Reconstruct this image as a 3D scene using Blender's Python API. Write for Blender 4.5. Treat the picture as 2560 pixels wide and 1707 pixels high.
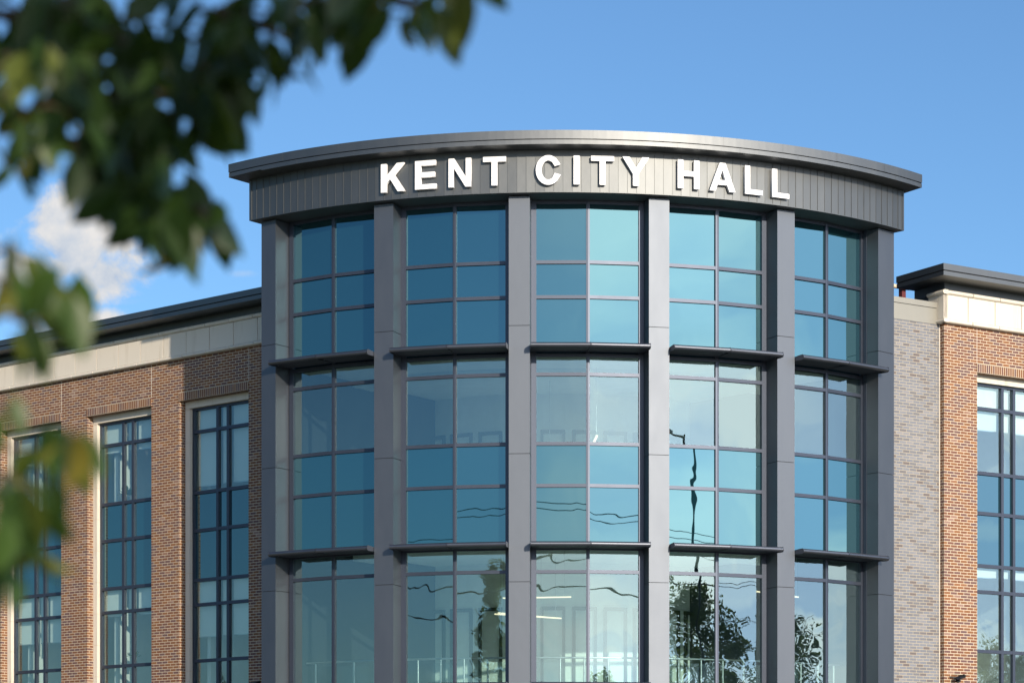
import bpy, bmesh, math, random
from mathutils import Vector, Matrix, noise
random.seed(7)
R = math.radians
for o in list(bpy.data.objects): bpy.data.objects.remove(o)
scene = bpy.context.scene
C = scene.collection

# ------------------------------------------------------------------ camera, sky, sun, exposure
EYE = 1.7
cam_d = bpy.data.cameras.new('camera'); cam = bpy.data.objects.new('camera', cam_d); C.objects.link(cam)
cam.location = (0, 0, EYE); cam.rotation_euler = (R(90), 0, 0)
cam_d.sensor_width = 36; cam_d.lens = 36 * 6000 / 2560
cam_d.shift_y = (2065 - 853.5) / 2560
cam_d.clip_start = 0.05; cam_d.clip_end = 3000
cam_d.dof.use_dof = True; cam_d.dof.focus_distance = 53.0; cam_d.dof.aperture_fstop = 4.6
scene.camera = cam

SUN_AZ, SUN_EL = R(23), R(16)          # azimuth measured from the tower towards the camera side, to the right
sun_dir = Vector((math.sin(SUN_AZ) * math.cos(SUN_EL), -math.cos(SUN_AZ) * math.cos(SUN_EL), math.sin(SUN_EL)))
sun_d = bpy.data.lights.new('sun', 'SUN'); sun_d.energy = 4.6; sun_d.angle = R(0.5); sun_d.color = (1.0, 0.855, 0.68)
sun = bpy.data.objects.new('sun', sun_d); C.objects.link(sun)
sun.rotation_euler = sun_dir.to_track_quat('Z', 'Y').to_euler(); sun.location = (20, -50, 40)

world = bpy.data.worlds.new('World'); scene.world = world; world.use_nodes = True
scene.view_settings.view_transform = 'Standard'; scene.view_settings.look = 'None'
scene.view_settings.exposure = 0.24; scene.view_settings.gamma = 1.0

class NT:
    """small helper for node trees"""
    def __init__(s, tree): s.t = tree; s.n = tree.nodes; s.l = tree.links
    def node(s, typ, **kw):
        n = s.n.new(typ)
        for k, v in kw.items(): setattr(n, k, v)
        return n
    def put(s, sock, v):
        if hasattr(v, 'is_linked') or isinstance(v, bpy.types.NodeSocket): s.l.new(v, sock)
        else: sock.default_value = v
    def math(s, op, a, b=0.0, c=None, clamp=False):
        n = s.node('ShaderNodeMath', operation=op); n.use_clamp = clamp
        s.put(n.inputs[0], a); s.put(n.inputs[1], b)
        if c is not None: s.put(n.inputs[2], c)
        return n.outputs[0]
    def smooth(s, x, a, b):
        n = s.node('ShaderNodeMapRange', interpolation_type='SMOOTHSTEP'); s.put(n.inputs[0], x)
        n.inputs[1].default_value = a; n.inputs[2].default_value = b
        return n.outputs[0]
    def noise(s, vec, scale, detail=4, rough=.55, dist=0.0):
        n = s.node('ShaderNodeTexNoise'); s.put(n.inputs['Vector'], vec)
        n.inputs['Scale'].default_value = scale; n.inputs['Detail'].default_value = detail
        n.inputs['Roughness'].default_value = rough; n.inputs['Distortion'].default_value = dist
        return n.outputs['Fac']
    def comb(s, x, y, z=0.0):
        n = s.node('ShaderNodeCombineXYZ'); s.put(n.inputs[0], x); s.put(n.inputs[1], y); s.put(n.inputs[2], z); return n.outputs[0]
    def mixc(s, f, a, b, mode='MIX'):
        n = s.node('ShaderNodeMix', data_type='RGBA', blend_type=mode)
        s.put(n.inputs['Factor'], f)
        s.put(n.inputs[6], a if not isinstance(a, tuple) else (*a, 1)); s.put(n.inputs[7], b if not isinstance(b, tuple) else (*b, 1))
        return n.outputs[2]
    def ramp(s, fac, stops, interp='LINEAR'):
        n = s.node('ShaderNodeValToRGB'); n.color_ramp.interpolation = interp
        e = n.color_ramp.elements
        while len(e) < len(stops): e.new(0.5)
        for i, (p, c) in enumerate(stops): e[i].position = p; e[i].color = (*c, 1)
        s.put(n.inputs[0], fac); return n.outputs[0]

def build_world():
    k = NT(world.node_tree); k.n.clear()
    out = k.node('ShaderNodeOutputWorld')
    sky = k.node('ShaderNodeTexSky', sky_type='NISHITA'); sky.sun_disc = False
    sky.sun_elevation = SUN_EL; sky.sun_rotation = math.atan2(sun_dir.x, sun_dir.y)
    sky.altitude = 300; sky.air_density = 1.0; sky.dust_density = 0.35; sky.ozone_density = 3.6
    b_sky = k.node('ShaderNodeBackground'); k.put(b_sky.inputs[0], k.mixc(1.0, sky.outputs[0], (.85, .995, 1.09), 'MULTIPLY')); b_sky.inputs[1].default_value = 0.122
    tc = k.node('ShaderNodeTexCoord'); sep = k.node('ShaderNodeSeparateXYZ'); k.l.new(tc.outputs['Generated'], sep.inputs[0])
    x, y, z = sep.outputs
    # cumulus low over the left wing (front half of the sky): position by direction
    yy = k.math('MAXIMUM', y, 0.05)
    p = k.math('DIVIDE', x, yy); q = k.math('DIVIDE', z, yy)
    pq = k.comb(p, q, 0.37)
    fb = k.noise(pq, 42, 10, .60, .25); fine = k.noise(pq, 120, 8, .6)
    def blob(p0, q0, rx, ry, rough, soft=0.60):
        a = k.math('DIVIDE', k.math('SUBTRACT', p, p0), rx); b = k.math('DIVIDE', k.math('SUBTRACT', q, q0), ry)
        d = k.math('SQRT', k.math('ADD', k.math('MULTIPLY', a, a), k.math('MULTIPLY', b, b)))
        d = k.math('ADD', d, k.math('MULTIPLY', k.math('SUBTRACT', fb, .5), -rough))
        return k.smooth(d, 1.0, 1.0 - soft)
    m = blob(-.182, .239, .026, .026, 2.2)
    for bl in ((-.170, .229, .024, .013, 2.4), (-.203, .226, .016, .018, 2.0), (-.190, .252, .014, .014, 2.2),
               (-.176, .207, .040, .0105, 1.8), (-.150, .203, .030, .007, 1.5)):
        m = k.math('MAXIMUM', m, blob(*bl))
    for p0, q0, rx, ry in ((-.170, .2185, .022, .0026), (-.121, .2385, .007, .003), (-.106, .2205, .009, .0035), (-.112, .2300, .008, .002)):
        m = k.math('MAXIMUM', m, k.math('MULTIPLY', blob(p0, q0, rx, ry, 2.6, 1.0), .22))
    m = k.math('MULTIPLY', m, k.math('GREATER_THAN', y, .2))
    m = k.math('MULTIPLY', m, k.smooth(k.math('ADD', k.math('MULTIPLY', fine, .25), k.math('MULTIPLY', fb, .75)), .12, .36))
    # broken cloud on the other side of the street (behind the camera), denser to the right
    zz = k.math('ADD', k.math('MAXIMUM', z, 0.0), .16)
    cl = k.comb(k.math('DIVIDE', x, zz), k.math('DIVIDE', y, zz), 1.3)
    g0 = g = k.noise(cl, .50, 7, .50, .4)
    bias = k.math('ADD', k.math('MULTIPLY', x, .16), -.01)
    low = k.math('MULTIPLY', k.smooth(z, .20, .11), k.smooth(x, -.65, .30))
    bias = k.math('ADD', bias, k.math('MULTIPLY', low, .22))
    g = k.smooth(k.math('ADD', g, bias), .49, .68)
    g = k.math('MAXIMUM', g, k.math('MULTIPLY', low, .55))
    g = k.math('MULTIPLY', g, k.smooth(y, .15, -.15))
    g = k.math('MULTIPLY', g, k.smooth(z, -.02, .03))
    g = k.math('MULTIPLY', g, .95)
    shade = k.math('ADD', k.math('MULTIPLY', fb, .8), k.math('MULTIPLY', fine, .20))
    back = k.smooth(y, .05, -.05)
    shade = k.math('ADD', k.math('MULTIPLY', shade, k.math('SUBTRACT', 1.0, back)), k.math('MULTIPLY', k.math('MULTIPLY_ADD', k.noise(cl, .95, 5, .5, .6), 2.6, -.84), back))
    ccol = k.ramp(shade, ((.30, (.46, .57, .76)), (.45, (.68, .74, .83)), (.62, (.92, .90, .885))))
    b_c = k.node('ShaderNodeBackground'); k.put(b_c.inputs[0], ccol); k.put(b_c.inputs[1], k.math('ADD', .76, k.math('MULTIPLY', k.math('MULTIPLY', k.smooth(x, -.4, .8), back), 2.2)))
    mix = k.node('ShaderNodeMixShader'); k.put(mix.inputs[0], k.math('MAXIMUM', m, g, clamp=True))
    k.l.new(b_sky.outputs[0], mix.inputs[1]); k.l.new(b_c.outputs[0], mix.inputs[2])
    # bright haze round the low sun
    dt = k.node('ShaderNodeVectorMath', operation='DOT_PRODUCT'); k.l.new(tc.outputs['Generated'], dt.inputs[0]); dt.inputs[1].default_value = sun_dir
    c1 = k.math('SUBTRACT', 1.0, dt.outputs['Value'])
    glow = k.math('POWER', 2.71828, k.math('MULTIPLY', c1, -1.0 / (R(17) ** 2)))
    wisp = k.math('ADD', k.math('MULTIPLY', k.smooth(g0, .35, .75), .75), .55)
    b_g = k.node('ShaderNodeBackground'); b_g.inputs[0].default_value = (1.0, .95, .87, 1); k.put(b_g.inputs[1], k.math('MULTIPLY', k.math('MULTIPLY', glow, 1.25), wisp))
    add = k.node('ShaderNodeAddShader'); k.l.new(mix.outputs[0], add.inputs[0]); k.l.new(b_g.outputs[0], add.inputs[1]); k.l.new(add.outputs[0], out.inputs[0])
build_world()

# ------------------------------------------------------------------ materials
def new_mat(name):
    m = bpy.data.materials.new(name); m.use_nodes = True; k = NT(m.node_tree); k.n.clear()
    return m, k, k.node('ShaderNodeOutputMaterial')
def principled(k, out, col, rough, metal=0.0, spec=.5):
    b = k.node('ShaderNodeBsdfPrincipled')
    k.put(b.inputs['Base Color'], (*col, 1) if isinstance(col, tuple) else col)
    k.put(b.inputs['Roughness'], rough); b.inputs['Metallic'].default_value = metal
    b.inputs['Specular IOR Level'].default_value = spec
    k.l.new(b.outputs[0], out.inputs[0]); return b
def bump(k, b, h, strength, dist):
    n = k.node('ShaderNodeBump'); n.inputs['Strength'].default_value = strength; n.inputs['Distance'].default_value = dist
    k.put(n.inputs['Height'], h); k.l.new(n.outputs[0], b.inputs['Normal'])
def plain(name, col, rough=.6, metal=0.0, spec=.4, var=.12, scale=3.0):
    m, k, out = new_mat(name)
    tc = k.node('ShaderNodeTexCoord')
    n = k.noise(tc.outputs['Object'], scale, 6, .6)
    c = k.mixc(n, tuple(x * (1 - var) for x in col), tuple(min(1, x * (1 + var)) for x in col))
    b = principled(k, out, c, rough, metal, spec); return m
def stone_mat(name, col):
    m, k, out = new_mat(name); tc = k.node('ShaderNodeTexCoord')
    mp = k.node('ShaderNodeMapping'); mp.inputs['Scale'].default_value = (5, 5, .5); k.l.new(tc.outputs['Object'], mp.inputs[0])
    st = k.noise(mp.outputs[0], 1.0, 5, .65); sp = k.noise(tc.outputs['Object'], 1.3, 6, .6)
    c = k.mixc(k.smooth(st, .52, .80), col, tuple(x * y for x, y in zip(col, (.80, .77, .72))))
    c = k.mixc(k.math('MULTIPLY', sp, .25), c, (.78, .72, .62)); b = principled(k, out, c, .8, 0, .25)
    bump(k, b, k.noise(tc.outputs['Object'], 25, 4), .25, .004); return m
def metal_paint(name, col, rough, metal, wav=.0, wscale=1.2, dirt=.10):
    m, k, out = new_mat(name)
    tc = k.node('ShaderNodeTexCoord')
    mp = k.node('ShaderNodeMapping'); mp.inputs['Scale'].default_value = (1, 1, .35); k.l.new(tc.outputs['Object'], mp.inputs[0])
    n = k.noise(mp.outputs[0], 2.5, 7, .65)
    c = k.mixc(n, tuple(x * (1 - dirt) for x in col), tuple(x * (1 + dirt) for x in col))
    rr = k.math('ADD', k.math('MULTIPLY', n, .10), rough - .05)
    b = principled(k, out, c, rr, metal, .5)
    if wav: bump(k, b, k.noise(tc.outputs['Object'], wscale, 3, .5), wav, .05)
    return m
def brick_mat(name, stops, mortar, offset=.5, course=.0677, length=.2032):
    m, k, out = new_mat(name)
    uv = k.node('ShaderNodeUVMap'); uv.uv_map = 'UVMap'
    br = k.node('ShaderNodeTexBrick'); k.l.new(uv.outputs[0], br.inputs['Vector'])
    br.offset = offset; br.inputs['Scale'].default_value = 1.0
    br.inputs['Brick Width'].default_value = length; br.inputs['Row Height'].default_value = course
    br.inputs['Mortar Size'].default_value = .0066; br.inputs['Mortar Smooth'].default_value = .15; br.inputs['Bias'].default_value = 0
    br.inputs['Color1'].default_value = (0, 0, 0, 1); br.inputs['Color2'].default_value = (1, 1, 1, 1); br.inputs['Mortar'].default_value = (.5, .5, .5, 1)
    bw = k.node('ShaderNodeRGBToBW'); k.l.new(br.outputs['Color'], bw.inputs[0])
    big = k.noise(uv.outputs[0], .55, 4, .6)
    fac = k.math('ADD', bw.outputs[0], k.math('MULTIPLY', k.math('SUBTRACT', big, .5), .55), clamp=True)
    col = k.ramp(fac, stops)
    grit = k.noise(uv.outputs[0], 38, 5, .7)
    col = k.mixc(k.math('MULTIPLY', grit, .5), col, (.02, .015, .012), 'MIX')
    mc = k.mixc(k.noise(uv.outputs[0], 9, 4), tuple(x * .82 for x in mortar), mortar)
    c = k.mixc(br.outputs['Fac'], col, mc)
    b = principled(k, out, c, .85, 0, .25)
    inv = k.math('SUBTRACT', 1.0, br.outputs['Fac'])
    bump(k, b, k.math('ADD', inv, k.math('MULTIPLY', grit, .25)), .5, .006)
    return m
def glass_mat(name, tint, trans, base, wave, wscale, body=None):
    m, k, out = new_mat(name)
    tc = k.node('ShaderNodeTexCoord')
    mp = k.node('ShaderNodeMapping'); mp.inputs['Scale'].default_value = (1, 1, .75); k.l.new(tc.outputs['Object'], mp.inputs[0])
    h = k.noise(mp.outputs[0], wscale, 2, .45, .6)
    bp = k.node('ShaderNodeBump'); bp.inputs['Strength'].default_value = 1.0; bp.inputs['Distance'].default_value = wave; k.put(bp.inputs['Height'], h)
    gl = k.node('ShaderNodeBsdfGlossy'); gl.inputs['Color'].default_value = (*tint, 1); gl.inputs['Roughness'].default_value = 0.0
    k.l.new(bp.outputs[0], gl.inputs['Normal'])
    if body:
        tr = k.node('ShaderNodeBsdfDiffuse'); tr.inputs[0].default_value = (*body, 1)
    else:
        tr = k.node('ShaderNodeBsdfTransparent'); tr.inputs[0].default_value = (*trans, 1)
    lw = k.node('ShaderNodeLayerWeight'); lw.inputs['Blend'].default_value = .5
    f5 = k.math('POWER', lw.outputs['Facing'], 4.0)
    fac = k.math('ADD', k.math('MULTIPLY', f5, 1 - base), base, clamp=True)
    mx = k.node('ShaderNodeMixShader'); k.put(mx.inputs[0], fac); k.l.new(tr.outputs[0], mx.inputs[1]); k.l.new(gl.outputs[0], mx.inputs[2])
    k.l.new(mx.outputs[0], out.inputs[0]); return m
def emit_mat(name, col, st):
    m, k, out = new_mat(name); e = k.node('ShaderNodeEmission'); e.inputs[0].default_value = (*col, 1); e.inputs[1].default_value = st
    k.l.new(e.outputs[0], out.inputs[0]); return m
def leaf_mat(name, c1, c2, yellow, trans=.5):
    m, k, out = new_mat(name)
    at = k.node('ShaderNodeAttribute'); at.attribute_name = 'leaf_tone'
    col = k.ramp(at.outputs['Fac'], ((0, c1), (.75, c2), (1, yellow)))
    tc = k.node('ShaderNodeTexCoord')
    col = k.mixc(k.math('MULTIPLY', k.noise(tc.outputs['Object'], 30, 3), .35), col, (.01, .02, .005))
    b = k.node('ShaderNodeBsdfPrincipled'); k.put(b.inputs['Base Color'], col); b.inputs['Roughness'].default_value = .42
    b.inputs['Specular IOR Level'].default_value = .35
    t = k.node('ShaderNodeBsdfTranslucent'); k.put(t.inputs[0], k.mixc(.5, col, (.22, .30, .02)))
    mx = k.node('ShaderNodeMixShader'); mx.inputs[0].default_value = trans * .6
    k.l.new(b.outputs[0], mx.inputs[1]); k.l.new(t.outputs[0], mx.inputs[2]); k.l.new(mx.outputs[0], out.inputs[0]); return m

BRICK = ((0, (.165, .098, .098)), (.18, (.185, .100, .088)), (.34, (.210, .094, .064)), (.58, (.235, .101, .055)), (.80, (.262, .122, .058)), (.91, (.31, .14, .065)), (1, (.34, .22, .18)))
GREY = ((0, (.17, .15, .155)), (.12, (.19, .195, .215)), (.5, (.215, .235, .275)), (.85, (.245, .265, .305)), (1, (.30, .30, .32)))
M = dict(
    roof=metal_paint('dark_bronze_metal', (.146, .156, .164), .52, 1.0, .14, 1.6),
    fascia=metal_paint('bronze_panel_metal', (.146, .156, .162), .54, 1.0, .10, 2.2),
    column=metal_paint('slate_column_panel', (.140, .158, .186), .575, 1.0, .08, 1.0),
    frame=metal_paint('slate_window_frame', (.070, .084, .115), .48, .8),
    shade_metal=metal_paint('slate_sunshade_metal', (.115, .128, .155), .42, .9),
    louvre=plain('dark_louvre_paint', (.035, .042, .055), .5),
    joint=plain('dark_joint', (.02, .02, .022), .8),
    brick=brick_mat('red_brown_brick', BRICK, (.66, .57, .43)),
    soldier=brick_mat('soldier_course_brick', BRICK, (.70, .61, .46), 0.0),
    grey=brick_mat('grey_brick', GREY, (.41, .36, .275)),
    stone=stone_mat('cream_cast_stone', (.64, .595, .515)),
    parapet=metal_paint('taupe_parapet_metal', (.27, .265, .235), .5, .2),
    glass=glass_mat('teal_reflective_glass', (.72, .95, .98), (.64, .80, .78), .21, .0052, .7),
    spandrel=glass_mat('teal_spandrel_glass', (.46, .88, 1.0), None, .205, .0024, .7, (.005, .022, .030)),
    rail_glass=glass_mat('clear_rail_glass', (1, 1, 1), (.90, .94, .93), .05, .001, 1.0),
    wglass=glass_mat('window_glass', (.72, .92, .94), (.68, .79, .78), .20, .005, 1.2),
    wspandrel=glass_mat('window_spandrel_glass', (.56, .89, .98), None, .17, .0010, 1.0, (.004, .026, .04)),
    blind=plain('white_blind_fabric', (.80, .82, .78), .9, 0, .1, .03),
    wall_in=plain('interior_paint', (.78, .80, .78), .85),
    ceil_in=plain('interior_ceiling', (.84, .86, .84), .9),
    dark_in=plain('interior_dark', (.05, .06, .065), .7),
    white=plain('white_letter_face', (.90, .91, .93), .45, 0, .5, .02),
    black=plain('black_plastic', (.012, .013, .016), .35),
    lens=plain('camera_lens', (.02, .02, .03), .08),
    red=plain('red_painted_steel', (.10, .012, .010), .5),
    pvc=plain('beige_pipe', (.62, .48, .32), .5),
    steel=plain('stainless_rail', (.55, .56, .57), .3, .9),
    lamp=emit_mat('warm_linear_light', (1.0, .80, .52), 1.5),
    bark=plain('bark', (.09, .065, .045), .9, 0, .2, .4, 8),
    leaf=leaf_mat('pear_leaf', (.010, .030, .010), (.055, .105, .018), (.22, .18, .03)),
    leaf_far=leaf_mat('street_tree_leaf', (.05, .075, .025), (.085, .11, .035), (.14, .13, .05), .9),
    leaf_in=leaf_mat('indoor_plant_leaf', (.05, .14, .04), (.10, .22, .06), (.5, .35, .05)),
    pot=plain('white_pot', (.6, .6, .58), .4),
    grass=plain('grass', (.075, .082, .050), .95, 0, .1, .4, 1.0),
    asphalt=plain('asphalt', (.055, .055, .057), .9, 0, .2, .2, 2.0),
    concrete=plain('concrete', (.32, .31, .29), .9, 0, .2, .12, 1.5),
    paint=plain('road_paint', (.75, .75, .72), .7),
    wood=plain('weathered_pole_wood', (.12, .09, .065), .9),
    roof_tile=plain('asphalt_shingle', (.06, .055, .052), .9),
)

# ------------------------------------------------------------------ mesh helpers
class MB:
    def __init__(s): s.v = []; s.f = []; s.uv = []; s.mi = []; s.mats = []; s.sm = []
    def mat(s, m):
        if m not in s.mats: s.mats.append(m)
        return s.mats.index(m)
    def quad(s, pts, m, uv=None, smooth=False):
        b = len(s.v); s.v += [tuple(p) for p in pts]; s.f.append(tuple(range(b, b + len(pts))))
        s.uv.append(uv or [(0, 0)] * len(pts)); s.mi.append(s.mat(m)); s.sm.append(smooth)
    def box8(s, p, m):
        """p: 8 points, 0-3 bottom ring, 4-7 top ring"""
        for q in ((0, 3, 2, 1), (4, 5, 6, 7), (0, 1, 5, 4), (1, 2, 6, 5), (2, 3, 7, 6), (3, 0, 4, 7)):
            s.quad([p[i] for i in q], m)
    def tube(s, a, b, r, m, n=10, r2=None, caps=True):
        a = Vector(a); b = Vector(b); d = (b - a).normalized(); r2 = r if r2 is None else r2
        x = d.orthogonal().normalized(); y = d.cross(x); base = len(s.v)
        for i in range(n):
            t = 2 * math.pi * i / n; w = x * math.cos(t) + y * math.sin(t)
            s.v.append(tuple(a + w * r)); s.v.append(tuple(b + w * r2))
        k = s.mat(m)
        for i in range(n):
            j = (i + 1) % n
            s.f.append((base + 2 * i, base + 2 * j, base + 2 * j + 1, base + 2 * i + 1)); s.uv.append([(0, 0)] * 4); s.mi.append(k); s.sm.append(True)
        if caps:
            for o in (0, 1):
                c0 = len(s.v); s.v += [s.v[base + 2 * i + o] for i in range(n)]          # own vertices: keeps the side shading true
                s.f.append(tuple(range(c0, c0 + n))); s.uv.append([(0, 0)] * n); s.mi.append(k); s.sm.append(False)
    def build(s, name, parent=None, loc=None, recalc=False):
        me = bpy.data.meshes.new(name)
        off = Vector(loc) if loc is not None else (root_loc(parent) if parent else Vector((0, 0, 0)))
        me.from_pydata([tuple(Vector(v) - off) for v in s.v], [], s.f)
        for m in s.mats: me.materials.append(m)
        uvl = me.uv_layers.new(name='UVMap')
        i = 0
        for p, uv, mi, sm in zip(me.polygons, s.uv, s.mi, s.sm):
            p.material_index = mi; p.use_smooth = sm
            for c in uv: uvl.data[i].uv = c; i += 1
        if recalc:
            bm = bmesh.new(); bm.from_mesh(me); bmesh.ops.remove_doubles(bm, verts=bm.verts, dist=1e-5)
            bmesh.ops.recalc_face_normals(bm, faces=bm.faces); bm.to_mesh(me); bm.free()
        me.update()
        o = bpy.data.objects.new(name, me); C.objects.link(o)
        if parent: o.parent = parent
        elif loc is not None: o.location = loc
        return o
def root_loc(o):
    p = Vector((0, 0, 0))
    while o is not None: p += o.location; o = o.parent
    return p
def tag(o, label=None, cat=None, group=None, kind=None):
    if label: o['label'] = label
    if cat: o['category'] = cat
    if group: o['group'] = group
    if kind: o['kind'] = kind
    return o
def thing(name, loc, label, cat, group=None):
    o = bpy.data.objects.new(name, None); C.objects.link(o); o.location = loc; o.empty_display_size = .3
    return tag(o, label, cat, group)

# ------------------------------------------------------------------ ground
def slab(name, x0, x1, y0, y1, z0, z1, m):
    b = MB(); b.box8([(x0, y0, z0), (x1, y0, z0), (x1, y1, z0), (x0, y1, z0), (x0, y0, z1), (x1, y0, z1), (x1, y1, z1), (x0, y1, z1)], m)
    return tag(b.build(name), kind='structure')
b = MB(); b.quad([(-900, -900, 0), (900, -900, 0), (900, 900, 0), (-900, 900, 0)], M['grass']); tag(b.build('ground'), kind='structure')
b = MB(); b.quad([(-300, -22, .004), (300, -22, .004), (300, -10, .004), (-300, -10, .004)], M['asphalt'])
for x in range(-290, 290, 8): b.quad([(x, -16.08, .008), (x + 3, -16.08, .008), (x + 3, -15.92, .008), (x, -15.92, .008)], M['paint'])
tag(b.build('road'), kind='structure')
slab('pavement', -300, 300, -9.99, -6.5, -.05, .13, M['concrete'])
slab('plaza', -14, 22, 22, 52, -.05, .06, M['concrete'])

# ------------------------------------------------------------------ the building
HALL = thing('city_hall', (1.0, 58.0, 0.0), 'dark slate and red brick city hall with a curved glass tower between brick wings', 'building')
Z = lambda z: z + EYE                                 # heights below are measured from eye level
# --- round tower: arc centre, radii
TC = Vector((1.02, 61.95, 0)); PHI = R(3.4); STEP = R(16)
def arc(th, r, z): return Vector((TC.x + r * math.sin(th), TC.y - r * math.cos(th), Z(z)))
COLTH = [PHI + (i - 2.5) * STEP for i in range(6)]
R_COL, R_GL, R_FAS, R_EAVE = 10.78, 10.36, 10.97, 11.43
BASE = -EYE

def arc_box(mb, th0, th1, r0, r1, z0, z1, m, n=1, capa=True):
    """a curved block between two angles, radii and heights"""
    for i in range(n):
        a = th0 + (th1 - th0) * i / n; c = th0 + (th1 - th0) * (i + 1) / n
        p = [arc(a, r1, z0), arc(c, r1, z0), arc(c, r0, z0), arc(a, r0, z0), arc(a, r1, z1), arc(c, r1, z1), arc(c, r0, z1), arc(a, r0, z1)]
        sm = n > 1
        mb.quad([p[0], p[1], p[5], p[4]], m); mb.quad([p[2], p[3], p[7], p[6]], m)
        mb.quad([p[3], p[2], p[1], p[0]], m); mb.quad([p[4], p[5], p[6], p[7]], m)
        if i == 0 and capa: mb.quad([p[3], p[0], p[4], p[7]], m)
        if i == n - 1 and capa: mb.quad([p[1], p[2], p[6], p[5]], m)
def local_box(mb, th, t0, t1, r0, r1, z0, z1, m):
    """box in the frame of the arc at th: tangent t, radius r"""
    rad = Vector((math.sin(th), -math.cos(th), 0)); tan = Vector((math.cos(th), math.sin(th), 0)); c = Vector((TC.x, TC.y, 0))
    P = lambda t, r, z: c + rad * r + tan * t + Vector((0, 0, Z(z)))
    mb.box8([P(t0, r1, z0), P(t1, r1, z0), P(t1, r0, z0), P(t0, r0, z0), P(t0, r1, z1), P(t1, r1, z1), P(t1, r0, z1), P(t0, r0, z1)], m)
    return P

# columns (panel joints every few metres)
JOINTS = [BASE, 2.45, 5.22, 7.95, 10.68, 13.44]
for i, th in enumerate(COLTH):
    mb = MB(); w0, w1 = -.225, .225
    if i == 5: w0, w1 = -.27, .30
    if i == 0: w0, w1 = -.21, .21
    for a, c in zip(JOINTS[:-1], JOINTS[1:]):
        local_box(mb, th, w0, w1, 10.22, R_COL, a + .006, c - .006, M['column'])
    local_box(mb, th, w0 + .02, w1 - .02, 10.24, R_COL - .015, BASE, 13.44, M['joint'])
    o = mb.build('column', HALL)

# glazed bays
TRANS = [13.415, 12.13, 11.38, 10.13, 9.72, 8.23, 7.33, 5.98, 5.48, 3.00, 2.45, 0.35, BASE + .06]
VISION = {3, 4, 7, 8, 9, 10, 11}
def chord_box(mb, A, B, o0, o1, z0, z1, m):
    """box along A->B, offset outwards o0..o1 (metres) from the chord"""
    d = (B - A); d.z = 0; d.normalize(); n = Vector((d.y, -d.x, 0))
    P = lambda p, o, z: Vector((p.x, p.y, 0)) + n * o + Vector((0, 0, Z(z)))
    mb.box8([P(A, o1, z0), P(B, o1, z0), P(B, o0, z0), P(A, o0, z0), P(A, o1, z1), P(B, o1, z1), P(B, o0, z1), P(A, o0, z1)], m)
for i in range(5):
    a, c = COLTH[i], COLTH[i + 1]; mid = (a + c) / 2
    pa, pm, pc = arc(a, R_GL, 0), arc(mid, R_GL, 0), arc(c, R_GL, 0)
    fr = MB(); panes = []; pans = []
    for (A, B, side) in ((pa, pm, 0), (pm, pc, 1)):
        A = Vector((A.x, A.y, 0)); B = Vector((B.x, B.y, 0))
        d = (B - A).normalized(); L = (B - A).length
        n = Vector((d.y, -d.x, 0))
        edge = .225
        X0 = A + d * edge if side == 0 else A; X1 = B if side == 0 else B - d * edge
        for z in TRANS: chord_box(fr, X0, X1, -.08, 0.0, z - .037, z + .037, M['frame'])
        # jambs / centre mullion, set 2 mm proud
        if side == 0: chord_box(fr, X0, X0 + d * .11, -.08, .002, BASE, 13.45, M['frame'])
        else: chord_box(fr, X1 - d * .11, X1, -.08, .002, BASE, 13.45, M['frame'])
        if side == 1 and i == 4: chord_box(fr, X1 - d * .05, X1 - d * .001, .004, .11, BASE, 13.45, M['frame'])
        if side == 0: chord_box(fr, B - d * .038, B + d * .001, -.08, .004, BASE, 13.45, M['frame'])
        else: chord_box(fr, A, A + d * .038, -.08, .004, BASE, 13.45, M['frame'])
        for r in range(len(TRANS) - 1):
            z1, z0 = TRANS[r], TRANS[r + 1]
            t = random.uniform(-.0022, .0022); t2 = random.uniform(-.0022, .0022)     # no two panes sit perfectly true
            q = [X0 - n * (.045 + t) + Vector((0, 0, Z(z0))), X1 - n * (.045 - t) + Vector((0, 0, Z(z0))), X1 - n * (.045 - t + t2) + Vector((0, 0, Z(z1))), X0 - n * (.045 + t + t2) + Vector((0, 0, Z(z1)))]
            q = [Vector((p.x, p.y, p.z - 0)) for p in q]
            panes.append((q, r in VISION))
        # opaque back-pan behind the spandrel rows
        for za, zb in ((10.13, 13.44), (6.30, 8.18)):
            pans.append((X0 + d * .02, X1 - d * .02, za, zb))
    f = fr.build('curtain_wall', HALL)
    for q, vis in panes:
        g = MB(); g.quad(q, M['glass'] if vis else M['spandrel']); g.build('vision_pane' if vis else 'spandrel_pane', f)
    for X0, X1, za, zb in pans:
        g = MB(); chord_box(g, X0, X1, -.30, -.12, za, zb, M['dark_in']); g.build('back_pan', f)

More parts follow.
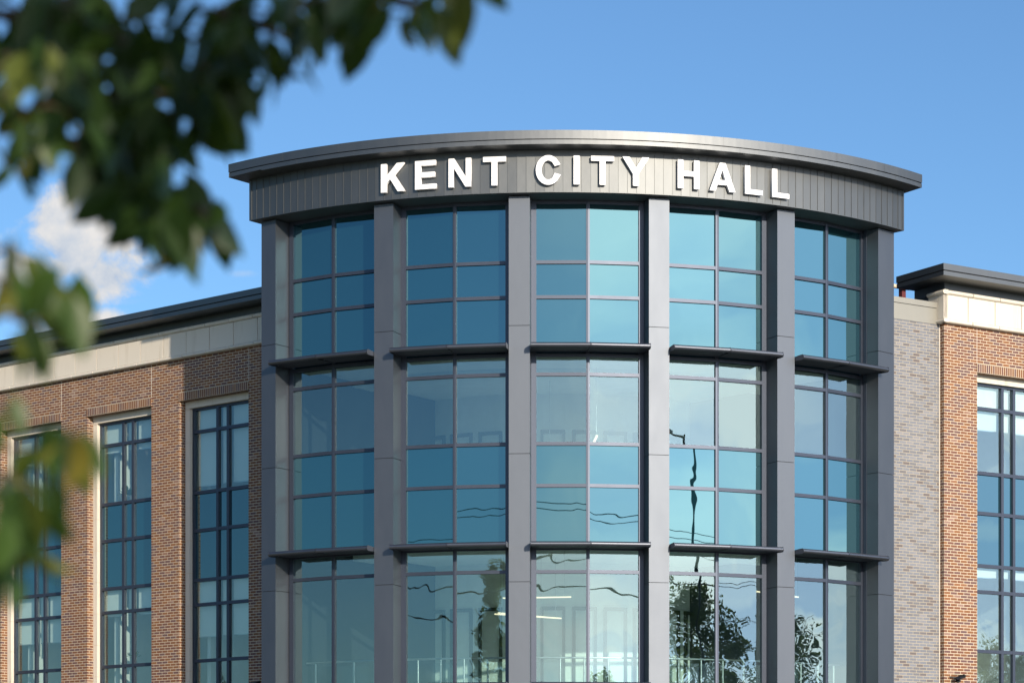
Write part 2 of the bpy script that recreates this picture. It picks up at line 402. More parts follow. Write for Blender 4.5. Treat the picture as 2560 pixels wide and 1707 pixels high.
# sunshades: nose tube, louvre blades, end plates
for zc in (10.22, 6.00, 3.02):
    for i in range(5):
        mid = (COLTH[i] + COLTH[i + 1]) / 2; e = R(6.65)
        t = MB(); bls = []; pls = []
        A, Mx, B = arc(mid - e, R_FAS + .06, zc), arc(mid, R_FAS + .06, zc), arc(mid + e, R_FAS + .06, zc)
        for P, Q, side in ((A, Mx, 0), (Mx, B, 1)):
            d = (Q - P).normalized()
            P2 = P + d * (.008 if side == 1 else .0); Q2 = Q - d * (.008 if side == 0 else 0)
            t.tube(P2, Q2, .052, M['shade_metal'], 16); bl = MB(); bls.append(bl)
            n = Vector((d.y, -d.x, 0)); t.tube(P2.lerp(Q2, .5) - n * .02, P2.lerp(Q2, .5) - n * .58, .012, M['shade_metal'], 8)
            for r_ in range(6):
                o = -.075 - r_ * .107
                n = Vector((d.y, -d.x, 0))
                p0, p1 = P2 + n * o, Q2 + n * o; up = Vector((0, 0, -.026)); dn = Vector((0, 0, .0)); w = n * .054; th_ = Vector((0, 0, .006))
                bl.box8([p0 + w + dn, p1 + w + dn, p1 - w + up, p0 - w + up, p0 + w + dn + th_, p1 + w + dn + th_, p1 - w + up + th_, p0 - w + up + th_], M['louvre'])
            n = Vector((d.y, -d.x, 0)); q = [P2 - n * .03, Q2 - n * .03, Q2 - n * .665, P2 - n * .665]
            bl.box8([v_ + Vector((0, 0, .012)) for v_ in q] + [v_ + Vector((0, 0, .020)) for v_ in q], M['louvre'])  # solid sheet added over the blades to block sun leaking between them
        for P, d0 in ((A, (Mx - A).normalized()), (Mx, (B - A).normalized()), (B, (B - Mx).normalized())):
            n = Vector((d0.y, -d0.x, 0)); s_ = .006; pl = MB(); pls.append(pl)
            prof = [(.058, 0), (.045, .04), (.015, .056), (-.10, .054), (-.45, .030), (-.60, .010), (-.60, -.030), (-.45, -.036), (-.08, -.058), (.02, -.056), (.048, -.03)]
            front = [P + d0 * s_ + n * a + Vector((0, 0, h)) for a, h in prof]; back = [P - d0 * s_ + n * a + Vector((0, 0, h)) for a, h in prof]
            pl.quad(front, M['shade_metal']); pl.quad(back[::-1], M['shade_metal'])
            for q in range(len(prof)):
                r_ = (q + 1) % len(prof); pl.quad([front[q], back[q], back[r_], front[r_]], M['shade_metal'])
            for a in (-.30, -.45, -.56):                       # fixing bolts
                pl.tube(P - d0 * .014 + n * a + Vector((0, 0, -.012)), P + d0 * .014 + n * a + Vector((0, 0, -.012)), .010, M['steel'], 8)
        o = t.build('sunshade', HALL)
        for bl in bls: bl.build('louvre', o)
        for pl in pls: pl.build('end_plate', o)

# fascia: narrow flat seam panels on the arc
T0, T1 = R(-38.6), R(45.5)
mb = MB(); npan = 82; dth = (T1 - T0) / npan
for i in range(npan):
    a, c = T0 + i * dth, T0 + (i + 1) * dth
    j = .002 * math.sin(i * 2.3) + random.uniform(-.0012, .0012)
    p = [arc(a, R_FAS + j, 13.47), arc(c, R_FAS - j, 13.47), arc(c, R_FAS - j, 14.42), arc(a, R_FAS + j, 14.42)]
    mb.quad(p, M['fascia'])
    local_box(mb, a, -.005, .005, R_FAS - .03, R_FAS + .011, 13.475, 14.40, M['fascia'])
local_box(mb, T0, -.012, .05, R_FAS - .06, R_FAS + .016, 13.472, 14.40, M['fascia']); local_box(mb, T1, -.05, .012, R_FAS - .06, R_FAS + .016, 13.472, 14.40, M['fascia'])
arc_box(mb, T0, T1, 10.25, R_FAS - .008, 13.452, 13.474, M['fascia'], 60)                   # soffit under the fascia
arc_box(mb, T0 - R(.05), T1 + R(.05), R_FAS - .02, R_FAS + .02, 13.456, 13.470, M['fascia'], 60)     # drip edge
# radial end walls running back
for th, sgn, az in ((T0, -1, T0), (T1, 1, R(45.5))):
    rad = Vector((math.sin(az), -math.cos(az), 0)); P = arc(th, R_FAS - .01, 0)
    for k in range(20):
        q0 = P - rad * (k * .2); q1 = P - rad * ((k + 1) * .2)
        v = [Vector((q.x, q.y, Z(z))) for q, z in ((q0, 13.474), (q1, 13.474), (q1, 14.42), (q0, 14.42))]
        mb.quad(v if sgn < 0 else v[::-1], M['fascia'])
mb.build('fascia', HALL)

# roof edge: two bands with a shadow groove, and the soffit under it
E0, E1 = R(-39.7), R(45.9)
mb = MB()
def band(r, z0, z1, n, m, gap=()):
    for i in range(n):
        a = E0 + (E1 - E0) * i / n; c = E0 + (E1 - E0) * (i + 1) / n
        mb.quad([arc(a, r, z0), arc(c, r, z0), arc(c, r, z1), arc(a, r, z1)], m, smooth=True)
band(R_EAVE, 14.468, 14.65, 96, M['roof']); band(R_EAVE - .035, 14.44, 14.47, 96, M['joint']); band(R_EAVE - .012, 14.36, 14.452, 96, M['roof'])
for k in range(1, 12):                                                   # lapped joints of the metal trim
    a = E0 + (E1 - E0) * k / 12 + R(.6)
    local_box(mb, a, -.05, .05, R_EAVE - .03, R_EAVE + .003, 14.47, 14.648, M['roof'])
    local_box(mb, a + R(1.9), -.04, .04, R_EAVE - .04, R_EAVE - .009, 14.362, 14.45, M['roof'])
for i in range(96):
    a = E0 + (E1 - E0) * i / 96; c = E0 + (E1 - E0) * (i + 1) / 96
    mb.quad([arc(a, R_EAVE - .012, 14.36), arc(a, 10.6, 14.36), arc(c, 10.6, 14.36), arc(c, R_EAVE - .012, 14.36)], M['roof'])
    mb.quad([arc(a, R_EAVE, 14.65), arc(c, R_EAVE, 14.65), arc(c, 2.0, 14.68), arc(a, 2.0, 14.68)], M['roof'])
    mb.quad([arc(a, R_EAVE, 14.468), arc(a, R_EAVE - .035, 14.468), arc(c, R_EAVE - .035, 14.468), arc(c, R_EAVE, 14.468)], M['roof'])
for th, sgn, az in ((E0, -1, R(-39.7)), (E1, 1, R(33))):                 # returns
    rad = Vector((math.sin(az), -math.cos(az), 0)); P = arc(th, R_EAVE, 0); Pi = arc(th, R_EAVE - .012, 0)
    tn = Vector((math.cos(az), math.sin(az), 0)) * sgn
    Q = P - rad * 9
    for z0, z1, o in ((14.468, 14.65, 0), (14.36, 14.452, -.012), (14.44, 14.47, -.035)):
        v = [Vector((p.x, p.y, Z(z))) + tn * o for p, z in ((P, z0), (Q, z0), (Q, z1), (P, z1))]
        mb.quad(v if sgn < 0 else v[::-1], M['roof'] if o > -.03 else M['joint'])
    inn = P - tn * 1.0; Qi = Q - tn * 1.0
    mb.quad([Vector((p.x, p.y, Z(14.362))) for p in (P, inn, Qi, Q)], M['roof'])
mb.build('roof_edge', HALL)

# interior of the tower: slabs, ceilings, a curved back wall with dark door frames
mb = MB()
for z0, z1 in ((6.62, 7.05), (2.25, 2.62), (-1.75, -1.66)): arc_box(mb, COLTH[0], COLTH[-1], 3.0, 10.0, z0, z1, M['wall_in'], 24)
mb.build('floor_slab', HALL)
mb = MB()
for z0, z1 in ((10.30, 10.34), (6.28, 6.32)):
    arc_box(mb, COLTH[0], COLTH[-1], 3.0, 9.95, z0, z1, M['ceil_in'], 24)
for z0 in (10.22, 6.20):
    arc_box(mb, COLTH[0], COLTH[-1], 9.35, 9.95, z0, z0 + .078, M['ceil_in'], 24); arc_box(mb, COLTH[0], COLTH[-1], 7.2, 7.9, z0 - .05, z0 + .078, M['ceil_in'], 24)
arc_box(mb, T0, T1, 2.0, 10.2, 13.5, 13.55, M['dark_in'], 24)
mb.build('ceiling', HALL)
mb = MB()
arc_box(mb, R(-60), R(66), 4.6, 4.8, BASE, 13.4, M['wall_in'], 40)
for th in [R(x) for x in range(-44, 56, 9)]:
    for z0, z1 in ((7.05, 9.35), (2.62, 5.15)):
        local_box(mb, th, -.42, -.36, 4.78, 4.87, z0, z1, M['dark_in']); local_box(mb, th, .10, .16, 4.78, 4.87, z0, z1, M['dark_in'])
        local_box(mb, th, -.42, .16, 4.78, 4.87, z1, z1 + .08, M['dark_in'])
mb.build('core_wall', HALL)
# side return walls of the tower (behind the outer columns)
mb = MB()
for th, s in ((COLTH[0], -1), (COLTH[5], 1)):
    local_box(mb, th, min(s * .02, s * .18), max(s * .02, s * .18), 3.0, 10.3, BASE, 13.44, M['column'])
mb.build('return_wall', HALL)
# glass guard rails just inside the glass
for z in (2.62, 7.05):
    mb = MB(); gm = MB()
    for i in range(5):
        for k in range(5):
            th = COLTH[i] + STEP * (k + .5) / 5
            p = arc(th, 9.5, z); mb.tube(p, p + Vector((0, 0, 1.05)), .022, M['steel'], 8)
    for i in range(40):
        a = COLTH[0] + (COLTH[5] - COLTH[0]) * i / 40; c = COLTH[0] + (COLTH[5] - COLTH[0]) * (i + 1) / 40
        mb.tube(arc(a, 9.5, z + 1.07), arc(c, 9.5, z + 1.07), .022, M['steel'], 8)
        gm.quad([arc(a, 9.47, z + .1), arc(c, 9.47, z + .1), arc(c, 9.47, z + .98), arc(a, 9.47, z + .98)], M['rail_glass'])
    o = mb.build('railing', HALL); gm.build('railing_glass', o)

# --- brick wings: local frame along the wall (s), outwards (o), height
class Wing:
    def __init__(s, O, az, side):
        s.O = Vector((*O, 0)); s.d = Vector((math.sin(R(az)), math.cos(R(az)), 0)); s.side = side
        s.n = Vector((-s.d.y, s.d.x, 0)) if side < 0 else Vector((s.d.y, -s.d.x, 0))
    def P(s, a, o, z): return s.O + s.d * a + s.n * o + Vector((0, 0, Z(z)))
    def face(s, mb, a0, a1, z0, z1, o, m, swap=False):
        q = [s.P(a0, o, z0), s.P(a1, o, z0), s.P(a1, o, z1), s.P(a0, o, z1)]; uv = [(a0, z0), (a1, z0), (a1, z1), (a0, z1)]
        if swap: uv = [(v - z0, u) for u, v in uv]
        if s.side < 0: q.reverse(); uv.reverse()
        mb.quad(q, m, uv)
    def side_face(s, mb, a, o0, o1, z0, z1, m):
        mb.quad([s.P(a, o0, z0), s.P(a, o1, z0), s.P(a, o1, z1), s.P(a, o0, z1)], m, [(a + .05 + o0, z0), (a + .05 + o1, z0), (a + .05 + o1, z1), (a + .05 + o0, z1)])
    def flat(s, mb, a0, a1, o0, o1, z, m):
        mb.quad([s.P(a0, o0, z), s.P(a1, o0, z), s.P(a1, o1, z), s.P(a0, o1, z)], m, [(o0, a0), (o0, a1), (o1, a1), (o1, a0)])
    def box(s, mb, a0, a1, o0, o1, z0, z1, m):
        p = [s.P(a0, o1, z0), s.P(a1, o1, z0), s.P(a1, o0, z0), s.P(a0, o0, z0), s.P(a0, o1, z1), s.P(a1, o1, z1), s.P(a1, o0, z1), s.P(a0, o0, z1)]
        mb.box8(p, m)
    def extrude(s, mb, prof, a0, a1, m, caps=True, smooth=False):
        """closed (o,z) profile swept along the wall"""
        A = [s.P(a0, o, z) for o, z in prof]; B = [s.P(a1, o, z) for o, z in prof]; n = len(prof)
        for i in range(n):
            j = (i + 1) % n; mb.quad([A[i], B[i], B[j], A[j]], m, smooth=False)
        if caps: mb.quad(A, m); mb.quad(B[::-1], m)
WL = Wing((-6.0104, 57.70), -50.2, -1); WR = Wing((9.945, 55.25), 58.1, 1)
ROWS = [10.38, 9.79, 8.28, 7.34, 6.11, 5.50, 4.11, 3.2, 1.9, .4, -1.0]      # window head, transoms, sill
TOPB, SOLD, STONE_T, SILL = 11.575, 10.545, 12.32, -1.0

def wall_with_openings(w, a0, a1, ops, name, label):
    mb = MB(); x = a0
    for s0, s1 in ops:
        w.face(mb, x, s0, BASE, TOPB, 0, M['brick']); x = s1
        w.face(mb, s0, s1, SOLD + .215, TOPB, 0, M['brick']); w.face(mb, s0, s1, BASE, SILL, 0, M['brick'])
        # soldier course, proud of the wall
        w.face(mb, s0 - .012, s1 + .012, SOLD, SOLD + .203, .022, M['soldier'], True)
        w.flat(mb, s0 - .012, s1 + .012, -.2, .022, SOLD, M['brick']); w.flat(mb, s0 - .012, s1 + .012, 0, .022, SOLD + .203, M['stone'])
        w.side_face(mb, s0 - .012, 0, .022, SOLD, SOLD + .203, M['brick']); w.side_face(mb, s1 + .012, 0, .022, SOLD, SOLD + .203, M['brick'])
        for s in (s0, s1): w.side_face(mb, s, -.2, 0, SILL, SOLD, M['brick'])
        w.box(mb, s0 - .014, s0 - .003, -.01, .003, SOLD + .206, TOPB, M['stone'])
    w.face(mb, x, a1, BASE, TOPB, 0, M['brick'])
    w.box(mb, a0, a1, -.34, -.30, 11.0, TOPB, M['dark_in'])
    o = mb.build('brick_wall', HALL); o['label'] = label
    return o
def stone_band(w, a0, a1, first, ret=None):
    mb = MB(); x = first; edges = []
    while x > a0: x -= .84
    xs = [a0]
    while x < a1:
        if x > a0: xs.append(x)
        x += .84
    xs.append(a1); g = .010
    for p, q in zip(xs[:-1], xs[1:]):
        w.extrude(mb, [(0, TOPB + .09), (.10, TOPB + .09), (.10, 12.215), (0, 12.215)], p + g, q - g, M['stone'])
    shift = .12
    rb = [(0, 12.22)] + [(.10 + .062 * math.sin(t), 12.27 - .05 * math.cos(t)) for t in [math.pi * k / 8 for k in range(9)]] + [(0, 12.32)]
    bb = [(0, TOPB)] + [(.09 + .045 * math.sin(t), TOPB + .043 - .043 * math.cos(t)) for t in [math.pi * k / 8 for k in range(9)]] + [(0, TOPB + .086)]
    for p, q in zip(xs[:-1], xs[1:]):
        w.extrude(mb, rb, p + g + shift * (p > a0), q - g + shift * (q < a1), M['stone']); w.extrude(mb, bb, p + g + shift * (p > a0), q - g + shift * (q < a1), M['stone'])
    w.box(mb, a0 + .01, a1, -.05, .08, TOPB + .01, 12.30, M['joint'])
    if ret: ret(mb, rb, bb)
    return mb.build('stone_band', HALL)
def coping(w, a0, a1):
    mb = MB(); o = .60
    w.extrude(mb, [(-3, 12.63), (o, 12.63), (o, 12.775), (-3, 12.79)], a0, a1, M['roof'])
    w.extrude(mb, [(-3, 12.60), (o - .03, 12.60), (o - .03, 12.63), (-3, 12.63)], a0 + .03, a1, M['joint'])
    w.extrude(mb, [(-3, 12.51), (o - .012, 12.51), (o - .012, 12.606), (-3, 12.606)], a0 + .012, a1, M['roof'])
    return mb

def window(w, s0, s1, shades, lean=0):
    fr = MB(); runs = {}; st = MB()
    a0, a1 = s0 + .15, s1 - .15; fo = -.30
    # cast-stone surround set back in the brick opening
    for p, q in ((s0 + .001, a0), (a1, s1 - .001)):
        z = SILL
        while z < SOLD - .17 - .01:
            zt = min(z + .81, SOLD - .17); w.box(st, p, q, fo, -.2, z + .004, zt - .004, M['stone']); z += .81
        w.box(st, p + .006, q - .006, fo, -.206, SILL, SOLD - .17, M['pvc'])
    for k in range(3):
        p = s0 + .001 + (s1 - s0 - .002) * k / 3; q = s0 + .001 + (s1 - s0 - .002) * (k + 1) / 3
        w.box(st, p + .003, q - .003, fo, -.2, SOLD - .167, SOLD - .002, M['stone'])
    w.box(st, s0 + .01, s1 - .01, fo, -.206, SOLD - .164, SOLD - .006, M['pvc'])
    mid = (a0 + a1) / 2
    cols = [a0, mid - .185, mid + .185, a1]
    for k, c in enumerate(cols):
        h = .04; c0, c1 = (c, c + .07) if k == 0 else (c - .07, c) if k == 3 else (c - h, c + h)
        w.box(fr, c0, c1, fo - .08, fo + .002, SILL, SOLD - .168, M['frame'])
    for z in ROWS: w.box(fr, a0 + .01, a1 - .01, fo - .08, fo, z - .04, z + .04, M['frame'])
    w.box(fr, a0 + .01, a1 - .01, fo - .08, fo - .001, ROWS[0] - .06, SOLD - .168, M['frame'])
    for r in range(len(ROWS) - 1):
        for p, q in zip(cols[:-1], cols[1:]):
            t = random.uniform(-.004, .004); spn = r in (2, 3, 7)
            pts = [w.P(p, fo - .05 + t, ROWS[r + 1]), w.P(q, fo - .05 - t, ROWS[r + 1]), w.P(q, fo - .05 - t, ROWS[r]), w.P(p, fo - .05 + t, ROWS[r])]
            if w.side < 0: pts.reverse()
            runs.setdefault((spn, sum(1 for z_ in range(1, r + 1) if (z_ in (2, 3, 7)) != (z_ - 1 in (2, 3, 7)))), MB()).quad(pts, M['wspandrel'] if spn else M['wglass'])
    win = fr.build('window', HALL); st.build('stone_surround', win); [g.build('spandrel_glass' if k_[0] else 'pane', win) for k_, g in runs.items()]
    for zt, zb in shades:
        for p, q in zip(cols[:-1], cols[1:]):
            m = MB(); pad = .05 if q - p > .5 else .045
            w.box(m, p + pad, q - pad, fo - .165, fo - .16, zb, zt, M['blind'])
            w.box(m, p + pad, q - pad, fo - .172, fo - .152, zb - .02, zb + .004, M['steel'])
            m.build('roller_shade', win)
    return win

# left wing: five windows, three of them in view
opsL = [(.462 + 3.495 * k, 2.922 + 3.495 * k) for k in range(5)]
wall_with_openings(WL, -2.95, 18.0, opsL, 'wall', 'red brown brick wall in the raking light')
shL = [[(10.34, 8.46), (6.07, 4.72)], [(10.34, 9.62), (6.07, 5.42)], [(10.34, 9.60), (6.07, 4.86)], [(10.34, 9.2)], [(10.34, 9.2)]]
for (s0, s1), sh in zip(opsL, shL): window(WL, s0, s1, sh)
stone_band(WL, -1.6, 18.0, .05)
mb = coping(WL, -1.2, 18.6); WL.box(mb, -1.2, 18.0, -3.0, .02, 12.30, 12.52, M['fascia'])
mb.build('coping', HALL)
# right wing
opsR = [(1.024, 3.55), (4.60, 7.12)]
wr = wall_with_openings(WR, 0.0, 9.0, opsR, 'wall', 'orange brown brick wall in full sun')
for (s0, s1) in opsR: window(WR, s0, s1, [(10.34, 9.32), (6.07, 5.86)])
mb = MB(); WR.side_face(mb, 0, -.20, 0, BASE, TOPB, M['brick']); WR.box(mb, -.028, -.006, -.14, -.128, BASE, TOPB - .02, M['stone']); mb.build('pier_return', HALL)
def ret(mb, rb, bb):
    for k, (o0, o1) in enumerate(((.10, -.10), (-.11, -.42))):
        for prof, e in ((rb, 0), (bb, 0)):
            A = [WR.P(-.0 - (o_ if o_ > 0 else 0) + .0, o0 + (.05 if k == 0 else 0), z_) for o_, z_ in prof]; B = [WR.P(-(o_ if o_ > 0 else 0), o1, z_) for o_, z_ in prof]
            n = len(A)
            for i in range(n): mb.quad([A[i], A[(i + 1) % n], B[(i + 1) % n], B[i]], M['stone'])
            mb.quad(A, M['stone']); mb.quad(B[::-1], M['stone'])
        WR.box(mb, -.10, .02, o1, o0, TOPB + .09, 12.215, M['stone'])
stone_band(WR, -.10, 9.0, .65, ret)
mb = MB()
for a_, o_, z0, z1, m in ((-.554, .60, 12.63, 12.775, 'roof'), (-.524, .57, 12.60, 12.63, 'joint'), (-.542, .588, 12.51, 12.606, 'roof')):
    WR.box(mb, a_, 9.0, -1.02, o_, z0, z1, M[m])
WR.box(mb, -.0, 9.0, -1.015, .02, 12.28, 12.512, M['fascia']); WR.box(mb, .02, 9.0, -1.0, -.02, 12.0, 12.3, M['fascia'])
mb.build('coping', HALL)
# grey brick link wall with metal parapet, beside the tower
mb = MB(); WR.face(mb, -1.8, -.004, BASE, 11.552, -.14, M['grey'])
WR.box(mb, -1.8, -.0, -.5, -.145, BASE, 11.5, M['dark_in'])
mb.build('brick_wall', HALL)['label'] = 'grey brick link wall with pale mortar'
mb = MB(); WR.box(mb, -1.8, -.02, -.42, -.128, 11.556, 11.60, M['parapet']); WR.box(mb, -1.8, -.02, -.42, -.138, 11.60, 11.925, M['parapet'])
WR.box(mb, -1.8, -.02, -.41, -.15, 11.92, 11.935, M['joint']); WR.box(mb, -1.8, -.02, -.44, -.122, 11.935, 12.062, M['parapet'])
mb.build('parapet', HALL)
# floors, roof and back of the wings so that nothing is hollow
mb = MB()
for w, a0, a1 in ((WL, -1.0, 18.0), (WR, .1, 9.0)):
    for z0, z1 in ((10.60, 11.0), (6.30, 8.10), (2.0, 3.1), (-1.75, -1.68)): w.box(mb, a0, a1, -4.5, -.46, z0, z1, M['ceil_in'])
    for z0, z1 in ((8.1, 10.6), (3.1, 6.3), (-1.7, 2.0)): w.box(mb, a0, a1, -4.6, -4.5, z0, z1, M['wall_in'])
    a = a0
    while a < a1: w.box(mb, a - .06, a + .06, -4.5, -.6, BASE, 10.6, M['wall_in']); a += 3.495
    w.box(mb, a0, a1, -12, -4.7, BASE, 11.9, M['dark_in'])
mb.build('interior', HALL)
mb = MB()
WL.box(mb, -1.0, 18, -12, -.4, 11.9, 12.2, M['roof']); WR.box(mb, 1.2, 9, -12, -.6, 11.6, 11.9, M['roof']); WR.box(mb, -.4, 1.19, -4.0, -1.1, 11.2, 11.5, M['roof'])
arc_box(mb, R(-38), R(45), .5, 10.1, 14.42, 14.60, M['roof'], 24)
mb.build('roof', HALL)

# ------------------------------------------------------------------ sign: white letters standing off the fascia
def letter_shapes():
    s = .205
    L = {}
    L['K'] = [[(0, 0), (s, 0), (s, 1), (0, 1)], [(s, .30), (s + .13, .44), (.60, 0), (.86, 0), (.47, .585), (.84, 1), (.575, 1), (s, .565)]]
    L['K'] = [[(0, 0), (s, 0), (s, .31), (.335, .45), (.605, 0), (.87, 0), (.485, .60), (.845, 1), (.575, 1), (s, .575), (s, 1), (0, 1)]]
    L['E'] = [[(0, 0), (.74, 0), (.74, .17), (s, .17), (s, .42), (.69, .42), (.69, .59), (s, .59), (s, .83), (.72, .83), (.72, 1), (0, 1)]]
    L['N'] = [[(0, 0), (.19, 0), (.19, .66), (.60, 0), (.80, 0), (.80, 1), (.61, 1), (.61, .35), (.205, 1), (0, 1)]]
    L['T'] = [[(.295, 0), (.50, 0), (.50, .83), (.795, .83), (.795, 1), (0, 1), (0, .83), (.295, .83)]]
    L['I'] = [[(0, 0), (s, 0), (s, 1), (0, 1)]]
    L['Y'] = [[(.335, 0), (.54, 0), (.54, .42), (.90, 1), (.66, 1), (.44, .62), (.22, 1), (-.03, 1), (.335, .42)]]
    L['H'] = [[(0, 0), (s, 0), (s, .435), (.60, .435), (.60, 0), (.80, 0), (.80, 1), (.60, 1), (.60, .61), (s, .61), (s, 1), (0, 1)]]
    L['A'] = [[(-.03, 0), (.185, 0), (.262, .225), (.618, .225), (.70, 0), (.92, 0), (.555, 1), (.34, 1)], [(.32, .39), (.44, .755), (.56, .39)]]
    L['L'] = [[(0, 0), (.71, 0), (.71, .17), (s, .17), (s, 1), (0, 1)]]
    outer, inner = [], []
    for k in range(25):
        t = R(38 + (322 - 38) * k / 24); outer.append((.43 + .44 * math.cos(t), .5 + .515 * math.sin(t)))
        t2 = R(40 + (320 - 40) * k / 24); inner.append((.43 + .235 * math.cos(t2), .5 + .335 * math.sin(t2)))
    outer[0] = (.85, .70); inner[0] = (.655, .635); outer[-1] = (.86, .335); inner[-1] = (.655, .395)
    L['C'] = [outer + inner[::-1]]
    return L
SH = letter_shapes()
SIGN = thing('building_sign', arc(PHI, R_FAS + .02, 13.6), 'raised white capital letters reading KENT CITY HALL along the curved dark fascia', 'sign')
def fill_letter(ch, H, depth):
    cu = bpy.data.curves.new('tmp', 'CURVE'); cu.dimensions = '2D'; cu.fill_mode = 'BOTH'; cu.extrude = depth / 2; cu.bevel_depth = 0.0
    for poly in SH[ch]:
        sp = cu.splines.new('POLY'); sp.points.add(len(poly) - 1)
        for p, (x, y) in zip(sp.points, poly): p.co = (x * H, y * H, 0, 1)
        sp.use_cyclic_u = True
    o = bpy.data.objects.new('tmp', cu); me = bpy.data.meshes.new_from_object(o); bpy.data.objects.remove(o); bpy.data.curves.remove(cu)
    return me
LET_H, LET_Z, R_LET = .608, 13.602, R_FAS + .028
U2 = {}
# letter centres as angles along the fascia (left edge and width measured on the arc)
def th_of(u):
    k = (u - 1280) / 6000; lo, hi = -.8, .9; r = R_LET + .06
    for _ in range(50):
        m = (lo + hi) / 2; x = TC.x + r * math.sin(m); y = TC.y - r * math.cos(m)
        if x / y < k: lo = m
        else: hi = m
    return (lo + hi) / 2
SPELL = [('K', 952.9, 1013), ('E', 1038, 1091), ('N', 1121.7, 1178), ('T', 1207.7, 1265), ('C', 1339.4, 1401.7), ('I', 1434, 1449), ('T', 1477.6, 1534.9), ('Y', 1556, 1622.5), ('H', 1693.9, 1748), ('A', 1773.5, 1837.8), ('L', 1862, 1905.7), ('L', 1930, 1972.2)]
cache = {}
for ch, u0, u1 in SPELL:
    if ch not in cache: cache[ch] = fill_letter(ch, LET_H, .075)
    t0, t1 = th_of(u0), th_of(u1); th = (t0 + t1) / 2; width = 2 * (R_LET + .06) * math.sin((t1 - t0) / 2)
    xs = [x for poly in SH[ch] for x, y in poly]; nat = (max(xs) - min(xs)) * LET_H
    rad = Vector((math.sin(th), -math.cos(th), 0)); tan = Vector((math.cos(th), math.sin(th), 0))
    ax = width / nat; cx = (max(xs) + min(xs)) / 2 * LET_H
    me = cache[ch].copy(); base = arc(th, R_LET + .037, LET_Z)
    for v in me.vertices:
        x, y, z = v.co; p = base + tan * ((x - cx) * ax) + Vector((0, 0, y)) + rad * z
        v.co = p - SIGN.location
    me.materials.clear(); me.materials.append(M['white'])
    o = bpy.data.objects.new('letter', me); C.objects.link(o); o.parent = SIGN

# ------------------------------------------------------------------ small things on the building
sc = thing('security_camera', WR.P(.42, .02, 3.40), 'black bullet security camera on the sunlit orange brick pier', 'camera')
mb = MB(); mb.tube(WR.P(.42, 0.001, 3.38), WR.P(.42, .05, 3.38), .055, M['black'], 16); mb.tube(WR.P(.42, .05, 3.38), WR.P(.36, .16, 3.40), .028, M['black'], 10); mb.build('mount', sc)
mb = MB(); mb.tube(WR.P(.52, .10, 3.47), WR.P(.20, .26, 3.41), .048, M['black'], 18); mb.build('housing', sc)
mb = MB(); mb.tube(WR.P(.20, .26, 3.41), WR.P(.19, .265, 3.408), .040, M['lens'], 18); mb.build('lens', sc)
mb = MB(); WR.box(mb, .14, .50, .10, .26, 3.485, 3.492, M['black']); mb.build('sun_hood', sc)
wl = thing('wall_light', WL.P(.16, .02, 3.42), 'small black wall light low on the shaded brick beside the leftmost column', 'light')
mb = MB(); WL.box(mb, .06, .26, 0.001, .03, 3.30, 3.50, M['black']); mb.build('back_plate', wl)
mb = MB(); WL.extrude(mb, [(.03, 3.34), (.16, 3.40), (.16, 3.47), (.03, 3.49)], .04, .28, M['black']); mb.build('housing', wl)
rp = thing('roof_post', WR.P(.68, -2.2, 11.5), 'dark red post with a beige crossbar standing on the roof behind the grey parapet', 'post')
mb = MB(); WR.box(mb, .62, .74, -2.28, -2.16, 11.48, 12.95, M['red']); mb.build('upright', rp)
mb = MB(); mb.tube(WR.P(-.6, -2.1, 12.87), WR.P(.78, -2.1, 12.87), .05, M['pvc'], 10); mb.build('crossbar', rp)

# linear pendant lights indoors
def pendant(p, q, label):
    t = thing('pendant_light', (p + q) / 2, label, 'light', 'linear lights hanging inside the glass tower')
    m = MB(); d = (q - p).normalized(); n = Vector((d.y, -d.x, 0)) * .022; h = Vector((0, 0, .014))
    m.box8([p + n - h, q + n - h, q - n - h, p - n - h, p + n + h, q + n + h, q - n + h, p - n + h], M['lamp']); m.build('light_bar', t)
    m = MB()
    for k in (p + d * .15, q - d * .15): m.tube(k + h, Vector((k.x, k.y, Z(6.25 if k.z < Z(6.2) else 10.28))), .006, M['steel'], 6)
    m.build('hanger', t)
A_ = lambda deg, r, z: arc(R(deg), r, z)
pendant(A_(-9, 7.0, 8.55), A_(-3, 6.4, 8.55), 'linear light angled across the third floor, seen in the second glass bay')
pendant(A_(-9, 6.6, 8.42), A_(0, 6.6, 8.42), 'level linear light below the angled one on the third floor')
pendant(A_(7, 5.6, 8.55), A_(6, 8.4, 8.72), 'slanting linear light seen alone in the middle glass bay')
pendant(A_(36, 9.0, 9.92), A_(42, 7.8, 9.92), 'linear light under the third floor ceiling in the right glass bay')
pendant(A_(-9, 7.8, 5.16), A_(2, 8.4, 5.12), 'longest linear light across the second floor behind two bays')
pendant(A_(-11, 7.0, 4.9), A_(-2, 6.2, 4.86), 'linear light crossing under the longest one on the second floor')
pendant(A_(-11, 7.4, 4.84), A_(1, 6.6, 4.80), 'lowest long linear light on the second floor')
pendant(A_(32, 8.6, 5.35), A_(44, 8.2, 5.35), 'pale linear light on the second floor in the right glass bay')

